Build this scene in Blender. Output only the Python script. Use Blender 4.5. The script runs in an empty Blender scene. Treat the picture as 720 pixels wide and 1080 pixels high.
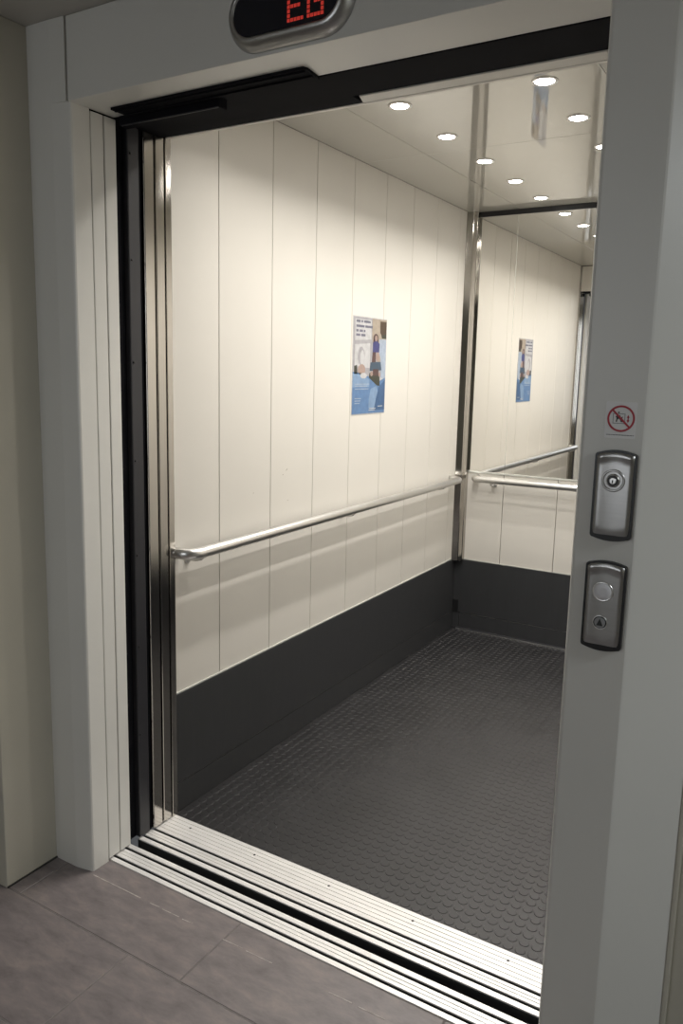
import bpy, bmesh, math, random
from mathutils import Vector, Matrix
random.seed(7)
sc = bpy.context.scene
COL = sc.collection

# ------------------------------------------------------------------ materials
def node_mat(name, col, rough=.5, metal=0., ior=1.5, spec=None, noise=0., nscale=20., stretch=(1, 1, 1),
             bump=0., bscale=200., rvar=0., coat=0.):
    m = bpy.data.materials.new(name); m.use_nodes = True
    nt = m.node_tree; b = nt.nodes['Principled BSDF']
    b.inputs['Base Color'].default_value = (*col, 1)
    b.inputs['Roughness'].default_value = rough
    b.inputs['Metallic'].default_value = metal
    b.inputs['IOR'].default_value = ior
    b.inputs['Coat Weight'].default_value = coat
    b.inputs['Coat Roughness'].default_value = .05
    if spec is not None: b.inputs['Specular IOR Level'].default_value = spec
    tc = nt.nodes.new('ShaderNodeTexCoord'); mp = nt.nodes.new('ShaderNodeMapping')
    mp.inputs['Scale'].default_value = stretch
    nt.links.new(tc.outputs['Object'], mp.inputs['Vector'])
    if noise or rvar:
        n = nt.nodes.new('ShaderNodeTexNoise'); n.inputs['Scale'].default_value = nscale
        n.inputs['Detail'].default_value = 5
        nt.links.new(mp.outputs['Vector'], n.inputs['Vector'])
        if noise:
            r = nt.nodes.new('ShaderNodeMapRange')
            r.inputs['From Min'].default_value = .3; r.inputs['From Max'].default_value = .7
            r.inputs['To Min'].default_value = 1 - noise; r.inputs['To Max'].default_value = 1 + noise
            nt.links.new(n.outputs['Fac'], r.inputs['Value'])
            mx = nt.nodes.new('ShaderNodeMix'); mx.data_type = 'RGBA'; mx.blend_type = 'MULTIPLY'
            mx.inputs[0].default_value = 1
            mx.inputs[6].default_value = (*col, 1)
            nt.links.new(r.outputs['Result'], mx.inputs[7]); nt.links.new(mx.outputs[2], b.inputs['Base Color'])
        if rvar:
            r2 = nt.nodes.new('ShaderNodeMapRange')
            r2.inputs['To Min'].default_value = rough - rvar; r2.inputs['To Max'].default_value = rough + rvar
            nt.links.new(n.outputs['Fac'], r2.inputs['Value']); nt.links.new(r2.outputs['Result'], b.inputs['Roughness'])
    if bump:
        n2 = nt.nodes.new('ShaderNodeTexNoise'); n2.inputs['Scale'].default_value = bscale
        n2.inputs['Detail'].default_value = 3
        nt.links.new(mp.outputs['Vector'], n2.inputs['Vector'])
        bp = nt.nodes.new('ShaderNodeBump'); bp.inputs['Strength'].default_value = bump
        bp.inputs['Distance'].default_value = .002
        nt.links.new(n2.outputs['Fac'], bp.inputs['Height']); nt.links.new(bp.outputs['Normal'], b.inputs['Normal'])
    return m

def emit_mat(name, col, s):
    m = bpy.data.materials.new(name); m.use_nodes = True
    nt = m.node_tree; b = nt.nodes['Principled BSDF']
    b.inputs['Base Color'].default_value = (*col, 1)
    b.inputs['Emission Color'].default_value = (*col, 1); b.inputs['Emission Strength'].default_value = s
    return m

M = dict(
    cream=node_mat('cream laminate', (.63, .605, .555), rough=.38, noise=.012, nscale=3, bump=.04, bscale=60),
    ceil=node_mat('polished cream ceiling', (.50, .485, .44), rough=.04, ior=2.5, noise=.01, nscale=2, bump=.006, bscale=6),
    backing=node_mat('dark joint backing', (.035, .033, .03), rough=.8),
    joint=node_mat('grey panel joint', (.12, .11, .09), rough=.8),
    powder=node_mat('light grey powder coat', (.66, .65, .61), rough=.36, noise=.015, nscale=4, bump=.05, bscale=300),
    lobby=node_mat('lobby cream paint', (.50, .475, .40), rough=.42, noise=.03, nscale=3, bump=.05, bscale=60),
    lobbyceil=node_mat('lobby ceiling paint', (.46, .44, .40), rough=.4, noise=.02, nscale=3),
    steel=node_mat('brushed stainless steel', (.50, .48, .45), rough=.13, metal=1, noise=.05, nscale=14, stretch=(1, 1, .04), rvar=.03, bump=.02, bscale=60),
    satin=node_mat('satin stainless tube', (.72, .71, .69), rough=.3, metal=1, noise=.03, nscale=30, stretch=(1, .05, 1)),
    plate=node_mat('dark brushed plate', (.46, .455, .445), rough=.33, metal=1, noise=.05, nscale=200, stretch=(.05, 1, 1)),
    kick=node_mat('anthracite kick laminate', (.038, .039, .041), rough=.28, noise=.06, nscale=60, stretch=(1, 1, .1), bump=.02, bscale=60),
    black=node_mat('black painted metal', (.008, .008, .010), rough=.85, spec=.08, noise=.2, nscale=10),
    darkgrey=node_mat('dark grey edge profile', (.022, .022, .026), rough=.45),
    rim=node_mat('black plastic rim', (.012, .012, .013), rough=.35),
    rubber=node_mat('black studded rubber', (.0150, .0145, .0155), rough=.46, ior=1.5, noise=.22, nscale=5, rvar=.06),
    alu=node_mat('ribbed aluminium sill', (.82, .805, .785), rough=.38, metal=.35, noise=.08, nscale=9, stretch=(.3, 3, 1)),
    groove=node_mat('dark sill groove', (.02, .02, .02), rough=.8),  # bed and sides of the grooves, their shade put into the colour
    mirror=node_mat('mirror glass', (.93, .92, .89), rough=.0, metal=1),
    edge=node_mat('mirror bevel edge', (.75, .77, .72), rough=.15, metal=.6),
    grout=node_mat('tile grout', (.15, .135, .13), rough=.9, noise=.2, nscale=40),
    chalk=node_mat('pale joint residue', (.34, .31, .29), rough=.9, noise=.3, nscale=60),
    glassblk=node_mat('black display glass', (.004, .005, .012), rough=.06),
    red=emit_mat('red display dots', (.9, .06, .04), .24),
    lens=emit_mat('downlight lens', (1, .95, .88), 40),
    white=node_mat('white sticker', (.78, .77, .76), rough=.5),
    signred=node_mat('sign red', (.42, .02, .035), rough=.5),
    signblk=node_mat('sign black', (.02, .02, .02), rough=.5),
    signgrey=node_mat('sign grey', (.28, .28, .28), rough=.5),
    button=node_mat('translucent white button', (.66, .65, .67), rough=.35),
    screw=node_mat('dark screw', (.02, .02, .02), rough=.4, metal=.5),
    scuff=node_mat('dark scuff mark', (.30, .27, .23), rough=.6),
)

# slate tile: procedural cloudy brown grey
def tile_mat():
    m = node_mat('brown grey slate tile', (.135, .118, .112), rough=.42, bump=.25, bscale=45)
    nt = m.node_tree; b = nt.nodes['Principled BSDF']
    tc = nt.nodes.new('ShaderNodeTexCoord'); mp = nt.nodes.new('ShaderNodeMapping')
    mp.inputs['Scale'].default_value = (1, 2.6, 1); mp.inputs['Rotation'].default_value = (0, 0, -.75)
    nt.links.new(tc.outputs['Object'], mp.inputs['Vector'])
    n = nt.nodes.new('ShaderNodeTexNoise'); n.inputs['Scale'].default_value = 9; n.inputs['Detail'].default_value = 10
    n.inputs['Distortion'].default_value = .25; n.inputs['Roughness'].default_value = .7
    nt.links.new(mp.outputs['Vector'], n.inputs['Vector'])
    cr = nt.nodes.new('ShaderNodeValToRGB')
    e = cr.color_ramp.elements
    e[0].position = .3; e[0].color = (.115, .098, .098, 1)
    e[1].position = .72; e[1].color = (.235, .198, .182, 1)
    k = e.new(.5); k.color = (.168, .146, .145, 1)
    nt.links.new(n.outputs['Fac'], cr.inputs['Fac']); nt.links.new(cr.outputs['Color'], b.inputs['Base Color'])
    return m
M['tile'] = tile_mat()
# brushed steel: anisotropic reflection, grain running upright
nt = M['steel'].node_tree; b_ = nt.nodes['Principled BSDF']
g = nt.nodes.new('ShaderNodeNewGeometry'); v = nt.nodes.new('ShaderNodeVectorMath'); v.operation = 'CROSS_PRODUCT'
v.inputs[1].default_value = (0, 0, 1); nt.links.new(g.outputs['True Normal'], v.inputs[0])
an = nt.nodes.new('ShaderNodeBsdfAnisotropic'); an.distribution = 'BECKMANN'
an.inputs['Anisotropy'].default_value = .5; an.inputs['Rotation'].default_value = 0
nt.links.new(v.outputs['Vector'], an.inputs['Tangent'])
for a_, c_ in (('Base Color', 'Color'), ('Roughness', 'Roughness'), ('Normal', 'Normal')):
    for lk in list(b_.inputs[a_].links): nt.links.new(lk.from_socket, an.inputs[c_])
nt.links.new(an.outputs['BSDF'], nt.nodes['Material Output'].inputs['Surface'])

# ------------------------------------------------------------------ mesh builder
class MB:
    def __init__(s): s.bm = bmesh.new(); s.mats = []
    def mi(s, m):
        if m not in s.mats: s.mats.append(m)
        return s.mats.index(m)
    def box(s, x0, x1, y0, y1, z0, z1, m, bev=0., seg=2):
        k = s.mi(m)
        g = bmesh.ops.create_cube(s.bm, size=1)
        vs = g['verts']
        for v in vs:
            v.co = Vector(((x0+x1)/2+v.co.x*(x1-x0), (y0+y1)/2+v.co.y*(y1-y0), (z0+z1)/2+v.co.z*(z1-z0)))
        fs = {f for v in vs for f in v.link_faces}
        for f in fs: f.material_index = k
        if bev:
            es = list({e for v in vs for e in v.link_edges})
            r = bmesh.ops.bevel(s.bm, geom=es, offset=bev, segments=seg, affect='EDGES', profile=.5)
            for f in r['faces']: f.material_index = k
        return s
    def poly(s, pts, vec, m):
        """extrude the planar outline pts (3-D) by vec"""
        k = s.mi(m); vec = Vector(vec)
        a = [s.bm.verts.new(p) for p in pts]; b = [s.bm.verts.new(Vector(p)+vec) for p in pts]
        n = len(pts); fs = [s.bm.faces.new(a), s.bm.faces.new(list(reversed(b)))]
        for i in range(n): fs.append(s.bm.faces.new((a[i], b[i], b[(i+1) % n], a[(i+1) % n])))
        for f in fs: f.material_index = k
        return s
    def tube(s, path, r, m, seg=20, caps=True):
        k = s.mi(m); rings = []; P = [Vector(p) for p in path]
        up = Vector((0, 0, 1)); rr = r if isinstance(r, (list, tuple)) else [r]*len(P)
        for i, p in enumerate(P):
            t = (P[min(i+1, len(P)-1)]-P[max(i-1, 0)]).normalized()
            u = up if abs(t.dot(up)) < .95 else Vector((1, 0, 0))
            a = t.cross(u).normalized(); b = a.cross(t)
            rings.append([s.bm.verts.new(p+a*math.cos(2*math.pi*j/seg)*rr[i]+b*math.sin(2*math.pi*j/seg)*rr[i]) for j in range(seg)])
        for q, w in zip(rings, rings[1:]):
            for j in range(seg):
                f = s.bm.faces.new((q[j], q[(j+1) % seg], w[(j+1) % seg], w[j])); f.material_index = k; f.smooth = True
        if caps:
            for q in (rings[0], rings[-1]):
                f = s.bm.faces.new(q); f.material_index = k
        return s
    def lathe(s, prof, c, axis, m, seg=32):
        """prof: (radius, height) pairs turned about axis ('y-' towards the viewer or 'z-') at c"""
        k = s.mi(m); rings = []
        for r, h in prof:
            ring = []
            for j in range(seg):
                a = 2*math.pi*j/seg
                if axis == 'y-': p = (c[0]+r*math.cos(a), c[1]-h, c[2]+r*math.sin(a))
                elif axis == 'x+': p = (c[0]+h, c[1]+r*math.cos(a), c[2]+r*math.sin(a))
                else: p = (c[0]+r*math.cos(a), c[1]+r*math.sin(a), c[2]-h)
                ring.append(s.bm.verts.new(p))
            rings.append(ring)
        for q, w in zip(rings, rings[1:]):
            for j in range(seg):
                f = s.bm.faces.new((q[j], q[(j+1) % seg], w[(j+1) % seg], w[j])); f.material_index = k; f.smooth = True
        for q in (rings[0], rings[-1]):
            f = s.bm.faces.new(q); f.material_index = k
        return s
    def build(s, name, parent=None, origin=None):
        bmesh.ops.recalc_face_normals(s.bm, faces=s.bm.faces)
        me = bpy.data.meshes.new(name); s.bm.to_mesh(me); s.bm.free()
        for m in s.mats: me.materials.append(M[m])
        o = bpy.data.objects.new(name, me); COL.objects.link(o)
        if origin is not None:
            me.transform(Matrix.Translation(-Vector(origin))); o.location = origin
        if parent is not None:
            o.parent = parent
            if origin is None:
                me.transform(Matrix.Translation(-Vector(parent.location)))
            else:
                o.location = Vector(origin)-Vector(parent.location)
        return o

def tag(o, label=None, cat=None, group=None, kind=None):
    if label: o['label'] = label
    if cat: o['category'] = cat
    if group: o['group'] = group
    if kind: o['kind'] = kind
    return o
def thing(name, loc, label, cat, group=None):
    o = bpy.data.objects.new(name, None); COL.objects.link(o); o.location = loc; o.empty_display_size = .05
    return tag(o, label, cat, group)
def struct(o, label=None):
    o['kind'] = 'structure'
    if label: o['label'] = label
    return o

# ------------------------------------------------------------------ dimensions (metres, z up, y into the lift)
XL, XR, D, ZC, ZH = -.013, 1.365, 2.74, 2.339, 2.146
Y3, KZ, ZM = .366, .418, .932
OR = 1.328          # right side of the clear opening

# ------------------------------------------------------------------ lobby floor (60 x 30 cm tiles)
b = MB()
b.box(-1.4, 4.2, -3.6, .078, -.03, -.0012, 'grout')
rows = [(-.175, .071, -.095), (-.477, -.178, .333), (-.779, -.480, -.095), (-1.081, -.782, .333), (-1.383, -1.084, -.095), (-1.685, -1.386, .333),
        (-1.987, -1.688, -.095), (-2.289, -1.990, .333), (-2.591, -2.292, -.095), (-2.893, -2.594, .333), (-3.195, -2.896, -.095), (-3.497, -3.198, .333)]
for y0, y1, xo in rows:
    for k in range(-3, 7):
        x0 = xo+k*.5975; x1 = x0+.5955
        x0 = max(x0, -1.4); x1 = min(x1, 4.2)
        if x1-x0 < .02: continue
        b.box(x0+.0012, x1-.0012, y0+.001, y1-.001, -.012, 0, 'tile', bev=.0012, seg=1)
struct(b.build('floor'), 'brown grey slate floor tiles of the lobby in front of the lift')
# remains of a pale joint line in front of the sill
b = MB()
x = .012
while x < 1.30:
    w = random.uniform(.03, .09)
    if x < .2: w = .19
    if x < .2 or random.random() < .55:
        b.poly([(x, -.006, 0), (x+w, -.004+random.uniform(-.001, .001), 0), (x+w, -.0015, 0), (x, -.003, 0)], (0, 0, .0005), 'chalk')
    x += w+random.uniform(.01, .05)
struct(b.build('trim_1'), 'broken pale line of old jointing on the tiles')

# ------------------------------------------------------------------ lobby shell
b = MB(); b.box(-.30, -.1475, -.179, .02, -.012, 2.346, 'lobby', bev=.003)
b.box(-1.4, -.30, -.179, -.12, -.012, 2.346, 'lobby')
b.box(-.1475, -.1435, -.1795, 0, 0, .004, 'backing')
struct(b.build('wall_left'), 'olive cream lobby wall returning beside the left door jamb')
b = MB(); b.box(-1.4, 4.2, -3.6, .12, 2.346, 2.40, 'lobbyceil')
struct(b.build('ceiling'), 'low lobby ceiling meeting the door header')
b = MB()
b.box(1.548, 4.2, .098, .16, -.012, 2.346, 'lobby')
b.box(1.546, 1.556, .086, .16, -.012, 2.346, 'lobby', bev=.003)
struct(b.build('wall_right'), 'cream lobby wall to the right of the door frame')
# rear of the lobby, behind the photographer
b = MB(); b.box(-1.4, 4.2, -3.66, -3.6, -.012, 2.346, 'lobby'); struct(b.build('wall_rear'), 'lobby wall opposite the lift')
b = MB(); b.box(4.2, 4.26, -3.66, .16, -.012, 2.346, 'lobby'); struct(b.build('wall_far_right'), 'far right lobby wall')
b = MB(); b.box(-1.46, -1.4, -3.66, -.12, -.012, 2.346, 'lobby'); struct(b.build('wall_far_left'), 'far left lobby wall')

# ------------------------------------------------------------------ landing door frame
fr = bpy.data.objects.new('door_1', None); COL.objects.link(fr); fr.location = (0, 0, 0)
struct(fr, 'light grey powder coated door frame around the lift opening')
b = MB()
b.poly([(-.1475, .06, 0), (-.1475, -.005, 0), (-.060, -.005, 0), (-.056, -.0045, 0), (-.006, .0040, 0), (-.002, .0058, 0), (0, .010, 0), (0, .066, 0), (-.03, .066, 0), (-.03, .06, 0)],
       (0, 0, ZH), 'powder')
b.poly([(-.1475, .06, ZH), (-.1475, -.005, ZH), (-.060, -.005, ZH), (-.056, -.0045, ZH), (-.0085, -.0025, ZH), (-.0085, .06, ZH)], (0, 0, .1995), 'powder')
o = b.build('jamb', fr); o['label'] = 'left jamb of the frame'
b = MB()
b.poly([(OR, .155, -.002), (OR, .006, -.002), (OR+.003, .001, -.002), (OR+.008, 0, -.002), (1.4365, 0, -.002), (1.440, .002, -.002), (1.546, .088, -.002), (1.546, .155, -.002)],
       (0, 0, 2.348), 'powder')
o = b.build('jamb', fr); o['label'] = 'wide right jamb carrying the controls'
b = MB()
b.box(-.0045, OR+.0006, 0.0005, .155, ZH, 2.3455, 'powder', bev=.002)
o = b.build('lintel', fr)
b = MB(); b.lathe([(.004, 0), (.004, .002), (.002, .003)], (1.312, .09, ZH), 'z-', 'screw', 12)
b.build('screw', fr)

# landing door leaves, slid away to the left; only their closing edges stand in the reveal
def leaf(name, y0, y1, mat, label, cat, x1=-.0005, z0=.006, z1=ZH-.004, group=None):
    t = thing(name, (x1-.35, (y0+y1)/2, 0), label, cat, group)
    b = MB(); b.box(x1-.72, x1, y0, y1, z0, z1, mat, bev=.0025); b.build('leaf', t)
    b = MB(); 
    for xx in (x1-.6, x1-.1): b.box(xx-.02, xx+.02, (y0+y1)/2-.004, (y0+y1)/2+.004, -.004, z0+.002, 'rim')
    b.build('guide_shoe', t)
    return t
leaf('landing_door', .0695, .1130, 'powder', 'outer cream lift door leaf slid open, edge just behind the frame jamb', 'door', group='landing door leaves')
leaf('landing_door', .1165, .1580, 'powder', 'inner cream lift door leaf slid open, edge next to the black gap', 'door', group='landing door leaves')
leaf('cabin_door', .2610, .3010, 'steel', 'outer brushed steel cabin door leaf slid open, edge beside black profile', 'door', group='cabin door leaves')
leaf('cabin_door', .3075, .3430, 'steel', 'inner brushed steel cabin door leaf slid open, edge nearest the cabin post', 'door', group='cabin door leaves')
# dark shaft side behind and between the leaves
b = MB(); b.box(-.80, -.76, .06, .42, -.25, 2.5, 'black'); b.box(-.80, -.03, .030, .062, -.1, 2.146, 'black') ; b.box(-.77, -.03, .157, .2600, 2.15, 2.5, 'black')
struct(b.build('trim_2'), 'black shaft lining behind the open door leaves')
t = thing('safety_edge', (-.02, .225, 0), 'black upright profile with small screws between cream and steel door edges', 'profile')
b = MB(); b.box(-.030, -.004, .2020, .2460, .004, ZH-.004, 'darkgrey', bev=.003); b.build('profile', t)
b = MB(); b.box(-.045, -.022, .158, .2020, .004, ZH-.004, 'black'); b.box(-.040, -.010, .246, .2600, .004, ZH-.004, 'black'); b.box(-.03, -.006, .3015, .3070, .004, ZH-.004, 'black'); b.box(-.03, -.006, .3435, .3490, .004, ZH-.004, 'black'); b.build('gap_fill', t)  # black boxes fill the open gaps, standing for their shade
for k in range(7):
    z = .35+.2865*k
    b = MB(); b.lathe([(.0035, 0), (.0035, .0018), (.002, .0026)], (-.004, .2115, z), 'x+', 'screw', 10); b.build('screw', t)

# ------------------------------------------------------------------ sills
def sill(name, segs, x0, x1, label, screws=()):
    t = thing(name, ((x0+x1)/2, segs[0][0], 0), label, 'door sill')
    b = MB()
    ya, yb = segs[0][0], segs[-1][1]
    b.box(x0, x1, ya, yb, -.035, -.014, 'groove')
    for y0, y1, ribs in segs:
        b.box(x0, x1, y0, y1, -.014, -.0030, 'groove')
        b.box(x0, x1, y0, y1, -.0030, -.0008, 'alu')
        n = max(1, ribs); p = (y1-y0)/n
        for k in range(n):
            b.box(x0, x1, y0+k*p+(.0008 if k else 0), y0+(k+1)*p-(.0008 if k < n-1 else 0), -.0008, .0008, 'alu', bev=.0004, seg=1)
    b.build('ribbed_plate', t)
    for sx in screws:
        b = MB(); b.lathe([(.0038, 0), (.0038, -.0008), (.002, -.0010)], (sx, segs[-1][1]-.033, .0004), 'z-', 'screw', 12); b.build('screw', t)
    return t
sill('landing_sill', [(.0745, .0900, 1), (.1005, .1380, 3), (.1485, .1650, 1)], -.02, OR+.0, 'front aluminium door sill with two grooves beside the lobby tiles')
sill('cabin_sill', [(.1990, .2155, 1), (.2260, .2605, 3), (.2710, .3660, 6)], -.011, XR-.002, 'rear ribbed aluminium door sill bordering the black studded floor', screws=(.09, .35, .62, .89, 1.16))
b = MB(); b.box(-.03, OR, .166, .200, -.30, -.12, 'black'); struct(b.build('trim_3'), 'black gap between the two sills')

# ------------------------------------------------------------------ door gear above the opening
t = thing('door_header', (.66, .155, ZH), 'black door gear casing along the top of the lift opening', 'door gear')
b = MB()
b.box(-.03, XR, .155, .305, ZH-.002, 2.40, 'black', bev=.002)
b.box(-.03, .655, .300, .3530, ZH-.002, 2.40, 'black')
b.build('casing', t)
b = MB()
b.poly([(.055, .088, ZH-.006), (.652, .088, ZH-.006), (.657, .10, ZH-.006), (.650, .158, ZH-.006), (.055, .158, ZH-.006)], (0, 0, .008), 'black')
b.box(.06, .650, .096, .102, ZH-.010, ZH-.004, 'black', bev=.001); b.box(.06, .650, .128, .136, ZH-.010, ZH-.004, 'black', bev=.001)
b.build('guide_rail', t)
b = MB(); b.box(.02, .365, .150, .182, ZH-.026, ZH+.01, 'black', bev=.003)
b.box(.03, .362, .1495, .1520, ZH-.027, ZH-.024, 'darkgrey'); b.build('hanger', t)  # grey strip puts the lit lower edge into the colour
b = MB(); b.poly([(.672, .304, ZH-.003), (XR, .304, ZH-.003), (XR, .3530, ZH-.003), (.656, .3530, ZH-.003)], (0, 0, .012), 'cream')
b.box(.672, XR, .3035, .3065, ZH-.005, ZH+.012, 'cream', bev=.001)
o = b.build('soffit_plate', t); o['label'] = 'pale steel underside'
t = thing('cabin_transom', (.66, .33, ZH), 'pale steel transom edge under the black door gear', 'transom')
b = MB(); b.box(XL-.01, XR, .3535, .3665, ZH-.004, ZC-.004, 'cream', bev=.0015)
b.build('edge', t)

# ------------------------------------------------------------------ cabin shell
# left wall: cream planks over a dark backing
GR = [.608, .905, 1.194, 1.480, 1.765, 2.040, 2.320, 2.607]
b = MB(); b.box(XL-.035, XL-.012, .345, D+.06, -.03, ZC+.02, 'joint')
ys = [.3755]+GR+[2.70]
for y0, y1 in zip(ys, ys[1:]):
    b.box(XL-.012, XL, y0+.0014, y1-.0014, .05, ZC, 'cream', bev=.0012, seg=1)
b.box(XL-.03, -.001, .3495, .3740, -.02, ZC, 'steel', bev=.002)
struct(b.build('wall_left_cabin'), 'cream planked side wall of the lift cabin')
b = MB(); b.box(XL, XL+.004, .3755, 2.70, KZ-.001, KZ+.006, 'edge', bev=.001); struct(b.build('trim_4'), 'thin pale strip above the left kick plate')
# right wall
b = MB(); b.box(XR+.012, XR+.04, .345, D+.06, -.03, ZC+.02, 'joint')
for y0, y1 in zip(ys, ys[1:]):
    b.box(XR, XR+.012, y0+.0014, y1-.0014, .05, ZC, 'cream', bev=.0012, seg=1)
b.box(XR, XR+.03, .3465, .3745, -.02, ZC, 'steel', bev=.002)
b.box(XR-.003, XR+.001, .3755, 2.70, 0, KZ, 'kick', bev=.001)
struct(b.build('wall_right_cabin'), 'hidden cream planked right wall of the cabin')
# back wall below (and behind) the mirror
b = MB(); b.box(XL-.03, XR+.03, D+.012, D+.05, -.03, ZC+.02, 'joint')
xs = [.035, .257, .557, .857, 1.157, 1.335]
for x0, x1 in zip(xs, xs[1:]):
    b.box(x0+.0014, x1-.0014, D, D+.012, .05, ZM, 'cream', bev=.0012, seg=1)
b.box(.035, 1.335, D+.004, D+.012, ZM, 2.339, 'backing')
struct(b.build('wall_back'), 'rear cabin wall with cream planks below the mirror')
# cabin ceiling: polished panels with fine seams
b = MB(); b.box(XL-.03, XR+.03, .345, D+.05, ZC+.012, ZC+.05, 'joint')
for x0, x1 in ((XL, .268), (.268, 1.082), (1.082, XR)):
    for y0, y1 in ((.367, 1.556), (1.556, D+.004)):
        b.box(x0+.0009, x1-.0009, y0+.0009, y1-.0009, ZC, ZC+.012, 'ceil', bev=.0006, seg=1)
struct(b.build('ceiling_cabin'), 'glossy cream lift ceiling with fine seams')
# studded rubber floor
b = MB(); b.box(XL, XR, .3665, D, -.03, -.0012, 'rubber')
k = b.mi('rubber'); P = .0333; NS = 14
nx = int((XR-XL)/P); ny = int((D-.37)/P)
for i in range(nx):
    for j in range(ny):
        cx, cy = XL+.022+i*P, .386+j*P-i*.0
        r0 = [b.bm.verts.new((cx+.0142*math.cos(2*math.pi*q/NS), cy+.0142*math.sin(2*math.pi*q/NS), -.0012)) for q in range(NS)]
        r1 = [b.bm.verts.new((cx+.0129*math.cos(2*math.pi*q/NS), cy+.0129*math.sin(2*math.pi*q/NS), -.0001)) for q in range(NS)]
        for q in range(NS):
            f = b.bm.faces.new((r0[q], r0[(q+1) % NS], r1[(q+1) % NS], r1[q])); f.material_index = k
        f = b.bm.faces.new(r1); f.material_index = k
struct(b.build('floor_cabin'), 'black rubber cabin floor covered in round studs')
# floor edging
b = MB(); b.box(.02, XR-.004, D-.012, D-.004, -.001, .012, 'darkgrey', bev=.002); b.box(.02, XR-.004, D-.0135, D-.011, -.001, .007, 'satin')
struct(b.build('trim_5'), 'narrow steel edging at the rear of the floor')

# kick plates
t = thing('kick_plate', (XL, 1.54, 0), 'long anthracite kick plate along the left cabin wall', 'kick plate')
b = MB(); b.box(XL+.0002, XL+.004, .3755, 2.738, .102, KZ, 'kick', bev=.001); b.build('upper_board', t)
b = MB(); b.box(XL+.0002, XL+.003, .3755, 2.738, .0, .0995, 'kick', bev=.001); b.build('base_board', t)
t = thing('kick_plate', (.68, D, 0), 'anthracite kick plate under the mirror on the rear wall', 'kick plate')
b = MB(); b.box(XL+.004, XR-.004, D-.006, D-.002, .102, KZ, 'kick', bev=.001); b.build('upper_board', t)
b = MB(); b.box(.035, XR-.004, D-.005, D-.002, .0, .0995, 'kick', bev=.001); b.box(XL+.004, .033, D-.005, D-.002, 0, .0995, 'kick', bev=.001); b.build('base_board', t)
b = MB(); b.box(XL+.004, .026, D-.0085, D-.0062, .100, .175, 'rim', bev=.001); b.build('notch_patch', t)  # dark box stands for the shade of a small open gap
b = MB(); b.box(.03, XR-.03, D-.004, D-.001, KZ, KZ+.005, 'edge', bev=.001); b.build('top_strip', t)

# steel corner post at the back left (a faceted cover), and its twin on the right
def post(sx, x, label):
    t = thing('corner_post', (x, D, 0), label, 'post')
    b = MB()
    o = [(x-sx*.02, D+.003), (x-sx*.02, 2.693), (x, 2.692), (x+sx*.002, 2.690), (x+sx*.033, 2.702), (x+sx*.036, 2.705), (x+sx*.056, 2.705), (x+sx*.059, 2.708), (x+sx*.059, D+.003)]
    b.poly([(px, py, KZ-.004) for px, py in o], (0, 0, ZC-KZ+.003), 'steel')
    b.build('cover', t)
post(1, XL, 'upright brushed steel post in the left rear corner of the cabin')
post(-1, XR, 'upright brushed steel post in the hidden right rear corner')

# ------------------------------------------------------------------ mirror
t = thing('wall_mirror', (.68, D, ZM), 'tall mirror in panes covering the upper rear wall of the cabin', 'mirror')
for x0, x1 in ((.0465, .2580), (.2592, 1.0820), (1.0832, 1.3050)):
    b = MB(); b.box(x0, x1, D-.003, D+.004, ZM+.006, 2.312, 'mirror'); b.build('pane', t)
b = MB(); b.box(.0465, 1.305, D-.006, D+.004, ZM-.004, ZM+.006, 'edge', bev=.001); o = b.build('bottom_trim', t); o['label'] = 'pale bottom trim'
b = MB(); b.box(.0465, 1.305, D-.008, D+.004, 2.312, ZC-.001, 'rim'); o = b.build('top_trim', t); o['label'] = 'black top strip'
b = MB(); b.box(.25775, .25945, D-.0038, D-.0025, ZM+.006, 2.312, 'edge'); b.build('seam_strip', t)

# ------------------------------------------------------------------ handrails
def arc_path(y0, y1, xw, xo, r=.045, n=8):
    """rail running along y, its two ends bending back to the wall at xw"""
    pts = [(xw, y0, .9)]
    for k in range(n+1):
        a = k/n*math.pi/2
        pts.append((xo-r+r*math.sin(a), y0+r-r*math.cos(a)+.0, .9))
    for k in range(1, 12): pts.append((xo, y0+r+(y1-y0-2*r)*k/12, .9))
    for k in range(n+1):
        a = k/n*math.pi/2
        pts.append((xo-r+r*math.cos(a), y1-r+r*math.sin(a), .9))
    pts.append((xw, y1, .9))
    return pts
ZR = .898; RR = .0185
t = thing('handrail', (XL, 1.45, ZR), 'long stainless handrail along the left cabin wall', 'handrail')
path = [(px, py, ZR) for px, py, _ in arc_path(.385, 2.615, XL, .055)]
b = MB(); b.tube(path, RR, 'satin', 24); b.build('rail', t)
def bracket(p_wall, p_rail, parent, ax):
    b = MB(); pw, pr = Vector(p_wall), Vector(p_rail)
    pts = [pw, pw.lerp(Vector((pr.x, pr.y, pw.z)), .55), Vector((pr.x, pr.y, pw.z)).lerp(pw, .12)+Vector((0, 0, .006)), pr]
    b.tube(pts, [.006, .006, .006, .008], 'satin', 12)
    if ax == 'x': b.lathe([(.015, 0), (.015, .003), (.009, .004)], tuple(pw), 'x+', 'satin', 20)
    else: b.lathe([(.015, 0), (.015, .003), (.009, .004)], tuple(pw), 'y-', 'satin', 20)
    b.build('bracket', parent)
for y in (.445, 1.43, 2.40):
    bracket((XL, y, ZR-.030), (.053, y, ZR-.014), t, 'x')
t = thing('handrail', (.72, D, ZR), 'stainless handrail below the mirror on the rear wall', 'handrail')
path = [(py, D-.003-(px-XL), ZR+.003) for px, py, _ in arc_path(.105, 1.27, XL, .052, r=.03)]
b = MB(); b.tube(path, RR, 'satin', 24); b.build('rail', t)
for x in (.205, 1.17):
    bracket((x, D-.002, ZR-.030), (x, D-.066, ZR-.012), t, 'y')

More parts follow.
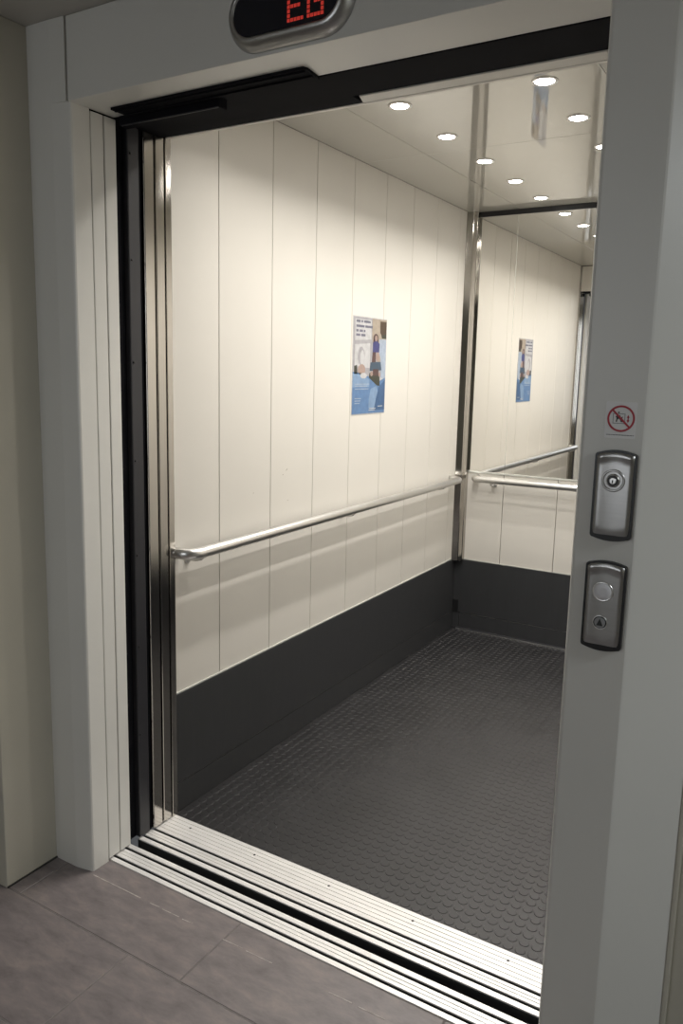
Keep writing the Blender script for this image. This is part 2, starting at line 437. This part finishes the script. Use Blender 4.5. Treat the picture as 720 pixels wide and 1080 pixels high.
# ------------------------------------------------------------------ downlights
# columns x = .439 and .913, six in depth
order = ['hidden above the door edge', 'nearest visible to the door', 'second visible from the door', 'third visible from the door', 'fourth visible from the door', 'last before the mirror']
LD = {}
for cx, side in ((.439, 'left'), (.913, 'right')):
    for k in range(6):
        cy = .5895+.386*k
        t = thing('downlight', (cx, cy, ZC), 'round recessed ceiling spotlight in the %s row, %s' % (side, order[k]), 'spotlight', 'cabin ceiling spotlights')
        b = MB(); b.lathe([(.030, .000), (.0385, .000), (.0385, .0025), (.035, .0045), (.0305, .0035), (.0290, .0010)], (cx, cy, ZC), 'z-', 'satin', 28)
        b.build('ring', t)
        b = MB(); b.lathe([(.0285, 0), (.0285, .0030), (.020, .0052), (.010, .0060)], (cx, cy, ZC), 'z-', 'lens', 24)
        b.build('lens', t)
        l = bpy.data.lights.new('spot_bulb', 'AREA'); l.shape = 'DISK'; l.size = .054; l.energy = 3.4; l.spread = math.radians(138); l.color = (1, .962, .91)
        lo = bpy.data.objects.new('spot_bulb', l); COL.objects.link(lo); lo.parent = t; lo.location = (0, 0, -.012)

# ------------------------------------------------------------------ poster on the left wall
def poster():
    y0, y1, z0, z1 = 1.495, 1.795, 1.297, 1.712
    t = thing('poster', (XL, 1.645, 1.30), 'blue and white photo poster in portrait format on the cream wall', 'poster')
    for n_, c_ in dict(pw=(.56, .56, .57), pnavy=(.15, .15, .21), pblue=(.11, .22, .42), plight=(.22, .34, .52), pdeep=(.05, .12, .26), ptop=(.05, .055, .20),
                       pskin=(.40, .29, .25), phair=(.10, .05, .05), pgreen=(.045, .05, .035), pbeige=(.40, .34, .27), pgrey=(.38, .37, .39), pteal=(.05, .09, .14),
                       pdark=(.08, .05, .03), psky=(.38, .45, .56)).items():
        if n_ not in M: M[n_] = node_mat('poster '+n_, tuple(.78*q_ for q_ in c_), rough=.35, noise=.12, nscale=40)
    X0 = XL+.0012
    def Q(pts, m, k):      # pts in poster units u (0..1 to the right), v (0..1 down)
        p.poly([(X0+.00012*k, y0+u*(y1-y0), z1-v*(z1-z0)) for u, v in pts], (.00012, 0, 0), m)
    def ell(cu, cv, ru, rv, m, k, n=18):
        Q([(cu+ru*math.cos(2*math.pi*i/n), cv+rv*math.sin(2*math.pi*i/n)) for i in range(n)], m, k)
    p = MB(); p.box(XL, X0, y0-.004, y1+.004, z0-.004, z1+.004, 'pw'); p.build('backing_sheet', t)
    p = MB()
    Q([(0, 0), (1, 0), (1, .62), (0, .62)], 'pgrey', 0)
    Q([(.55, 0), (1, 0), (1, .30), (.62, .36), (.55, .2)], 'pbeige', 1)
    Q([(.80, .02), (1, .02), (1, .16), (.88, .19), (.8, .14)], 'pdark', 2)
    Q([(.84, .17), (1, .15), (1, .2), (.86, .2)], 'pgreen', 3)
    Q([(.78, .21), (1, .21), (1, .64), (.86, .62), (.8, .4)], 'psky', 2)
    Q([(.05, .28), (.5, .26), (.5, .52), (.05, .5)], 'pw', 1)
    ell(.24, .40, .10, .10, 'pgrey', 2); ell(.27, .41, .06, .075, 'pw', 3)
    ell(.26, .54, .11, .06, 'pskin', 3); Q([(.04, .5), (.12, .49), (.14, .62), (.04, .62)], 'pgreen', 3)
    # standing person with long dark hair and a dark blue top
    ell(.67, .20, .075, .045, 'phair', 4); Q([(.60, .2), (.74, .2), (.76, .29), (.58, .29)], 'phair', 4)
    ell(.675, .205, .04, .032, 'pskin', 5)
    Q([(.58, .25), (.64, .235), (.72, .235), (.79, .26), (.78, .35), (.58, .35)], 'ptop', 6)
    # seated person below
    Q([(.58, .35), (.68, .35), (.68, .46), (.56, .46)], 'phair', 4)
    ell(.74, .40, .055, .05, 'pskin', 6); ell(.79, .43, .04, .05, 'pbeige', 5)
    Q([(.52, .46), (.84, .45), (.87, .54), (.5, .55)], 'pteal', 6)
    Q([(.6, .53), (.78, .53), (.78, .60), (.6, .60)], 'phair', 7)
    ell(.56, .58, .04, .025, 'pskin', 8); ell(.81, .585, .03, .025, 'pskin', 8)
    ell(.32, .60, .1, .03, 'pw', 5)
    # blue lower field
    Q([(0, .56), (.3, .58), (.55, .62), (.8, .66), (1, .62), (1, 1), (0, 1)], 'pblue', 3)
    Q([(.0, .58), (.28, .59), (.5, .64), (.5, .72), (0, .72)], 'plight', 4)
    Q([(.5, .57), (.72, .56), (.82, .62), (.83, .71), (.74, .705), (.6, .66), (.48, .62)], 'pgreen', 5)
    Q([(.55, .74), (.72, .71), (.8, .8), (.68, .95), (.5, .95), (.5, .85)], 'plight', 4)
    Q([(.8, .72), (1, .64), (1, .97), (.66, .97), (.72, .85)], 'pdeep', 5)
    # headline box with four short lines, small text lines below
    Q([(.04, .02), (.52, .02), (.52, .22), (.04, .24)], 'pw', 6)
    for v, ws in ((.030, (.12, .05, .2)), (.080, (.24, .22)), (.127, (.07, .10, .05)), (.170, (.12, .13))):
        u = .07
        for w in ws: Q([(u, v), (u+w, v), (u+w, v+.024), (u, v+.024)], 'pnavy', 8); u += w+.025
    for v, u1 in ((.685, .50), (.705, .44), (.735, .48), (.835, .26), (.86, .24), (.885, .22)):
        Q([(.07, v), (u1, v), (u1, v+.008), (.07, v+.008)], 'psky', 8)
    for v, u0, u1 in ((.945, .52, .72), (.962, .50, .70), (.925, .78, .93)):
        Q([(u0, v), (u1, v), (u1, v+.008), (u0, v+.008)], 'pw', 8)
    p.build('picture', t)
poster()

# small scuff marks on the left wall
b = MB()
for y, z, w, h, a in ((1.01, 1.105, .012, .003, .5), (.985, 1.088, .006, .003, .2), (1.02, .985, .006, .002, -.3), (.80, 1.04, .004, .003, 0)):
    c_, s_ = math.cos(a), math.sin(a)
    b.poly([(XL, y+du*c_-dv*s_, z+du*s_+dv*c_) for du, dv in ((-w/2, -h/2), (w/2, -h/3), (w/2, h/2), (-w/3, h/3))], (.0004, 0, 0), 'scuff')
struct(b.build('trim_6'), 'small dark scuffs on the cream left wall')

# ------------------------------------------------------------------ floor display above the door
def stadium(x0, x1, zc, h, y, n=16):
    pts = []
    for k in range(n+1):
        a = math.pi/2+k/n*math.pi; pts.append((x0+h+h*math.cos(a), y, zc+h*math.sin(a)))
    for k in range(n+1):
        a = -math.pi/2+k/n*math.pi; pts.append((x1-h+h*math.cos(a), y, zc+h*math.sin(a)))
    return pts
t = thing('floor_display', (.68, 0, 2.224), 'oval steel rimmed display with red letters EG above the door', 'display')
b = MB(); k = b.mi('plate')
loops = [stadium(.523, .835, 2.224, .071, 0.0), stadium(.525, .833, 2.224, .069, -.010), stadium(.535, .823, 2.224, .059, -.025), stadium(.543, .815, 2.224, .051, -.029), stadium(.547, .811, 2.224, .047, -.027), stadium(.548, .810, 2.224, .046, -.020)]
V = [[b.bm.verts.new(p) for p in L] for L in loops]
for q, w in zip(V, V[1:]):
    for j in range(len(q)):
        f = b.bm.faces.new((q[j], q[(j+1) % len(q)], w[(j+1) % len(q)], w[j])); f.material_index = k; f.smooth = True
b.build('bezel', t)
b = MB(); b.poly(stadium(.547, .811, 2.224, .047, -.0245), (0, .004, 0), 'glassblk'); b.build('glass', t)
FONT = {'E': ['11111', '10000', '10000', '11110', '10000', '10000', '11111'],
        'G': ['01110', '10001', '10000', '10111', '10001', '10001', '01110']}
FONT['G'] = ['11111', '10001', '10000', '10111', '10001', '10001', '11111']
for ch, xx in (('E', .690), ('G', .7385)):
    b = MB()
    for r_, row in enumerate(FONT[ch]):
        for c_, v in enumerate(row):
            if v == '1':
                px, pz = xx+c_*.0082, 2.191+(6-r_)*.0086
                b.box(px-.0034, px+.0034, -.0249, -.0243, pz-.0034, pz+.0034, 'red')
    b.build('letter', t)

# ------------------------------------------------------------------ control plates on the right jamb
def plate_outline(x0, x1, z0, z1, arc, y, rc=.006, n=10, inset=0):
    x0 += inset; x1 -= inset; z0 += inset; z1 -= inset
    cx = (x0+x1)/2; hw = (x1-x0)/2; pts = []
    f = lambda u: arc*(1-u*u)
    def corner(px, pz, a0):
        return [(px+rc*math.cos(a0+math.pi/2*q/4), y, pz+rc*math.sin(a0+math.pi/2*q/4)) for q in range(5)]
    pts += corner(x1-rc, z1-rc-arc, 0)
    for k in range(1, n):
        u = 1-2*k/n; pts.append((cx+u*(hw-rc), y, z1-arc+f(u)))
    pts += corner(x0+rc, z1-rc-arc, math.pi/2)
    pts += corner(x0+rc, z0+rc+arc, math.pi)
    for k in range(1, n):
        u = -1+2*k/n; pts.append((cx+u*(hw-rc), y, z0+arc-f(u)))
    pts += corner(x1-rc, z0+rc+arc, 3*math.pi/2)
    return pts
def control_plate(name, label, x0, x1, z0, z1, cat='control panel'):
    t = thing(name, ((x0+x1)/2, 0, z0), label, cat)
    b = MB(); b.poly(plate_outline(x0, x1, z0, z1, .005, 0), (0, -.0085, 0), 'rim'); b.build('rim', t)
    # face: brushed sheet, dished in the middle and flaring out to the top and bottom
    b = MB(); k = b.mi('plate'); nu, nv = 16, 34; i_ = .0035
    xa, xb, za, zb = x0+i_, x1-i_, z0+i_, z1-i_
    G = []
    for q in range(nv+1):
        row = []; v = q/nv*2-1
        for p in range(nu+1):
            u = p/nu*2-1
            top = zb-.005*(u*u); bot = za+.005*(u*u)
            z = (top+bot)/2+v*(top-bot)/2
            fl = max(0, (abs(v)-.70-.10*(1-u*u))/.30)
            d = .0095+.0055*min(1, fl*1.2)**1.3*(1 if v > 0 else -.55)+.0022*(u*u)
            e = max(abs(u)**10, abs(v)**24)
            row.append(b.bm.verts.new(((xa+xb)/2+u*(xb-xa)/2, -(d*(1-e)+.0080*e), z)))
        G.append(row)
    for q in range(nv):
        for p in range(nu):
            f = b.bm.faces.new((G[q][p], G[q][p+1], G[q+1][p+1], G[q+1][p])); f.material_index = k; f.smooth = True
    o = b.build('face_plate', t); return t
t = control_plate('key_switch', 'upper brushed steel plate with a round key lock on the right jamb', 1.3600, 1.4315, 1.1930, 1.3580)
c = (1.3945, -.0085, 1.3035)
b = MB(); b.lathe([(.0205, -.002), (.0205, .0020), (.0190, .0030), (.0165, .0022), (.0150, -.000)], c, 'y-', 'plate', 36); b.build('lock_ring', t)
b = MB(); b.lathe([(.0150, -.001), (.0110, .0020), (.0105, .0048), (.0092, .0055), (.0085, .0042), (.0060, .0042)], c, 'y-', 'satin', 28)
b.build('lock_cylinder', t)
b = MB(); b.lathe([(.0098, .0), (.0098, .0053), (.0090, .0056)], c, 'y-', 'rim', 24); b.lathe([(.0058, .004), (.0058, .0066), (.0050, .0070)], c, 'y-', 'satin', 24)
b.box(c[0]-.0010, c[0]+.0010, -.0165, -.0150, c[2]-.0040, c[2]+.0015, 'rim'); b.build('keyhole', t)
t = control_plate('call_button_panel', 'lower brushed steel plate with white call button and up arrow', 1.3580, 1.4300, .9860, 1.1555)
c = (1.3915, -.0085, 1.0985)
b = MB(); b.lathe([(.0190, -.002), (.0190, .0016), (.0175, .0028), (.0158, .0016)], c, 'y-', 'satin', 36); b.build('button_ring', t)
b = MB(); b.lathe([(.0155, -.001), (.0155, .0036), (.0145, .0048), (.0070, .0056)], c, 'y-', 'button', 36); o = b.build('call_button', t); o['label'] = 'white round call button'
c = (1.3905, -.0085, 1.0400)
b = MB(); b.lathe([(.0135, -.002), (.0135, .0010), (.0128, .0020), (.0115, .0010)], c, 'y-', 'satin', 32); b.lathe([(.0115, -.001), (.0115, .0024), (.010, .0028)], c, 'y-', 'rim', 32)
b.lathe([(.0100, .0), (.0100, .0030), (.0092, .0033)], c, 'y-', 'signgrey', 32); b.build('arrow_indicator', t)
b = MB(); b.poly([(c[0]-.0058, -.0119, c[2]-.0055), (c[0]+.0058, -.0119, c[2]-.0055), (c[0], -.0119, c[2]+.0078)], (0, -.0005, 0), 'signblk'); b.build('arrow', t)

# ------------------------------------------------------------------ sticker: do not use in case of fire
t = thing('warning_sticker', (1.397, 0, 1.379), 'small white prohibition sticker with a red ring above the key plate', 'sticker')
def rr(x0, x1, z0, z1, r, y, n=5):
    pts = []
    for cx_, cz_, a0 in ((x1-r, z1-r, 0), (x0+r, z1-r, 90), (x0+r, z0+r, 180), (x1-r, z0+r, 270)):
        for q in range(n+1):
            a = math.radians(a0+90*q/n); pts.append((cx_+r*math.cos(a), y, cz_+r*math.sin(a)))
    return pts
b = MB(); b.poly(rr(1.3705, 1.4235, 1.3785, 1.4430, .003, 0), (0, -.0004, 0), 'white'); b.build('backing', t)
cx_, cz_ = 1.3975, 1.4135
b = MB(); k = b.mi('signred'); N = 40
ro = [b.bm.verts.new((cx_+.0235*math.cos(2*math.pi*i/N), -.0008, cz_+.0235*math.sin(2*math.pi*i/N))) for i in range(N)]
ri = [b.bm.verts.new((cx_+.0200*math.cos(2*math.pi*i/N), -.0008, cz_+.0200*math.sin(2*math.pi*i/N))) for i in range(N)]
for i in range(N):
    f = b.bm.faces.new((ro[i], ro[(i+1) % N], ri[(i+1) % N], ri[i])); f.material_index = k
s_ = .7071
b.poly([(cx_-.0212*s_-.0012, -.0007, cz_+.0212*s_-.0012), (cx_-.0212*s_+.0012, -.0007, cz_+.0212*s_+.0012), (cx_+.0212*s_+.0012, -.0007, cz_-.0212*s_+.0012), (cx_+.0212*s_-.0012, -.0007, cz_-.0212*s_-.0012)], (0, -.0002, 0), 'signred')
b.build('prohibition_ring', t)
b = MB()
def S(pts, m='signblk', y=-.0004): b.poly([(cx_+u*.001, y, cz_+v*.001) for u, v in pts], (0, -.0002, 0), m)
# lift box outline with flame-like figures and a small call arrow
S([(-14, -9), (7, -9), (7, -7.8), (-14, -7.8)], 'signgrey'); S([(-14, 9), (7, 9), (7, 7.8), (-14, 7.8)], 'signgrey')
S([(-14, -9), (-12.8, -9), (-12.8, 9), (-14, 9)], 'signgrey'); S([(5.8, -9), (7, -9), (7, 9), (5.8, 9)], 'signgrey')
S([(-9, -6), (-7.5, 1), (-9.5, 3), (-6, 8), (-4, 3), (-2.5, 7), (0, 2), (3, 4), (2, -1), (3, -6), (0, -6), (-1.5, -2), (-4, 0), (-6, -2), (-6.5, -6)])
S([(-6.3, 11), (-4.2, 12.5), (-2.5, 11), (-4.2, 8.8)])
S([(9.5, 2), (14.5, 2), (12, 7)], 'signred'); S([(9.5, -2), (14.5, -2), (12, -7)], 'signred'); S([(11, -3), (13, -3), (13, 3), (11, 3)], 'signred')
b.build('pictogram', t)
b = MB()
u = 1.3745
while u < 1.4205:
    w = random.uniform(.002, .005); b.box(u, min(u+w, 1.421), -.0006, -.0003, 1.3838, 1.3850, 'signblk'); u += w+.0009
b.build('caption', t)

# ------------------------------------------------------------------ added fill lamps, unseen in the lobby
def fill_lamp(x, y, e, label, r=.16, col=(.90, .96, 1)):
    t = thing('added_fill_lamp', (x, y, 2.346), label, 'ceiling lamp')
    e *= .86
    b = MB(); b.lathe([(r+.012, 0), (r+.012, .010), (r+.004, .012), (r, .009)], (x, y, 2.346), 'z-', 'powder', 40); b.build('frame', t)
    b = MB(); b.lathe([(r, 0), (r, .008), (r*.5, .009)], (x, y, 2.346), 'z-', 'lamp', 40); b.build('diffuser', t)
    l = bpy.data.lights.new('fill_bulb', 'AREA'); l.shape = 'DISK'; l.size = 2*r; l.energy = e; l.color = col
    lo = bpy.data.objects.new('fill_bulb', l); COL.objects.link(lo); lo.parent = t; lo.location = (0, 0, -.014)
M['lamp'] = emit_mat('fill lamp diffuser', (1, .97, .92), 1.5)
fill_lamp(.35, -2.55, 5, 'added round fill lamp, unseen, behind the camera on the left')  # added to light the header and left jamb
fill_lamp(3.2, -.35, 26, 'added round fill lamp, unseen, to the right of the lift')  # added to brighten the angled face of the right jamb
# added window, unseen behind the camera, lights the door header and jambs
wn = bpy.data.objects.new('fill_window_1', None); COL.objects.link(wn); wn.location = (.2, -3.6, .9); struct(wn, 'added unseen fill window behind the camera')
b = MB()
b.box(-.70, 1.10, -3.60, -3.55, .85, .90, 'powder', bev=.003); b.box(-.70, 1.10, -3.60, -3.55, 2.15, 2.20, 'powder', bev=.003)
for x in (-.70, .175, 1.05): b.box(x, x+.05, -3.60, -3.55, .90, 2.15, 'powder', bev=.003)
b.build('fill_window_frame', wn)
M['pane'] = emit_mat('glowing fill pane', (.90, .94, 1), 1.0)
b = MB(); b.box(-.66, 1.06, -3.598, -3.590, .89, 2.16, 'pane'); b.build('pane', wn)
l = bpy.data.lights.new('fill_light', 'AREA'); l.shape = 'RECTANGLE'; l.size = 1.7; l.size_y = 1.25; l.energy = 5.2; l.color = (.92, .96, 1)
lo = bpy.data.objects.new('fill_light', l); COL.objects.link(lo); lo.parent = wn; lo.location = (0, .06, .62); lo.rotation_euler = (math.pi/2, 0, 0)

w = bpy.data.worlds.new('World'); sc.world = w; w.use_nodes = True
w.node_tree.nodes['Background'].inputs[0].default_value = (.5, .52, .55, 1)
w.node_tree.nodes['Background'].inputs[1].default_value = .15

# ------------------------------------------------------------------ camera (fitted to the photograph)
a_, p_, r_, f_, cx_, cy_ = .5473, .16, .0211, 830.83, 347.52, 522.95
fw = Vector((-math.sin(a_)*math.cos(p_), math.cos(a_)*math.cos(p_), -math.sin(p_)))
rt = Vector((math.cos(a_), math.sin(a_), 0)); up = rt.cross(fw)
r2 = rt*math.cos(r_)+up*math.sin(r_); u2 = -rt*math.sin(r_)+up*math.cos(r_)
cam = bpy.data.cameras.new('Camera'); co = bpy.data.objects.new('Camera', cam); COL.objects.link(co)
co.matrix_world = Matrix(((r2.x, u2.x, -fw.x, 1.6881), (r2.y, u2.y, -fw.y, -1.461), (r2.z, u2.z, -fw.z, 1.49), (0, 0, 0, 1)))
cam.sensor_fit = 'VERTICAL'; cam.sensor_height = 36; cam.lens = f_/1080*36
cam.shift_x = (360-cx_)/1080; cam.shift_y = (cy_-540)/1080
cam.clip_start = .02; cam.clip_end = 60
sc.camera = co

sc.view_settings.view_transform = 'Standard'; sc.view_settings.look = 'None'
sc.view_settings.exposure = 0; sc.view_settings.gamma = 1
sc.view_settings.use_curve_mapping = False
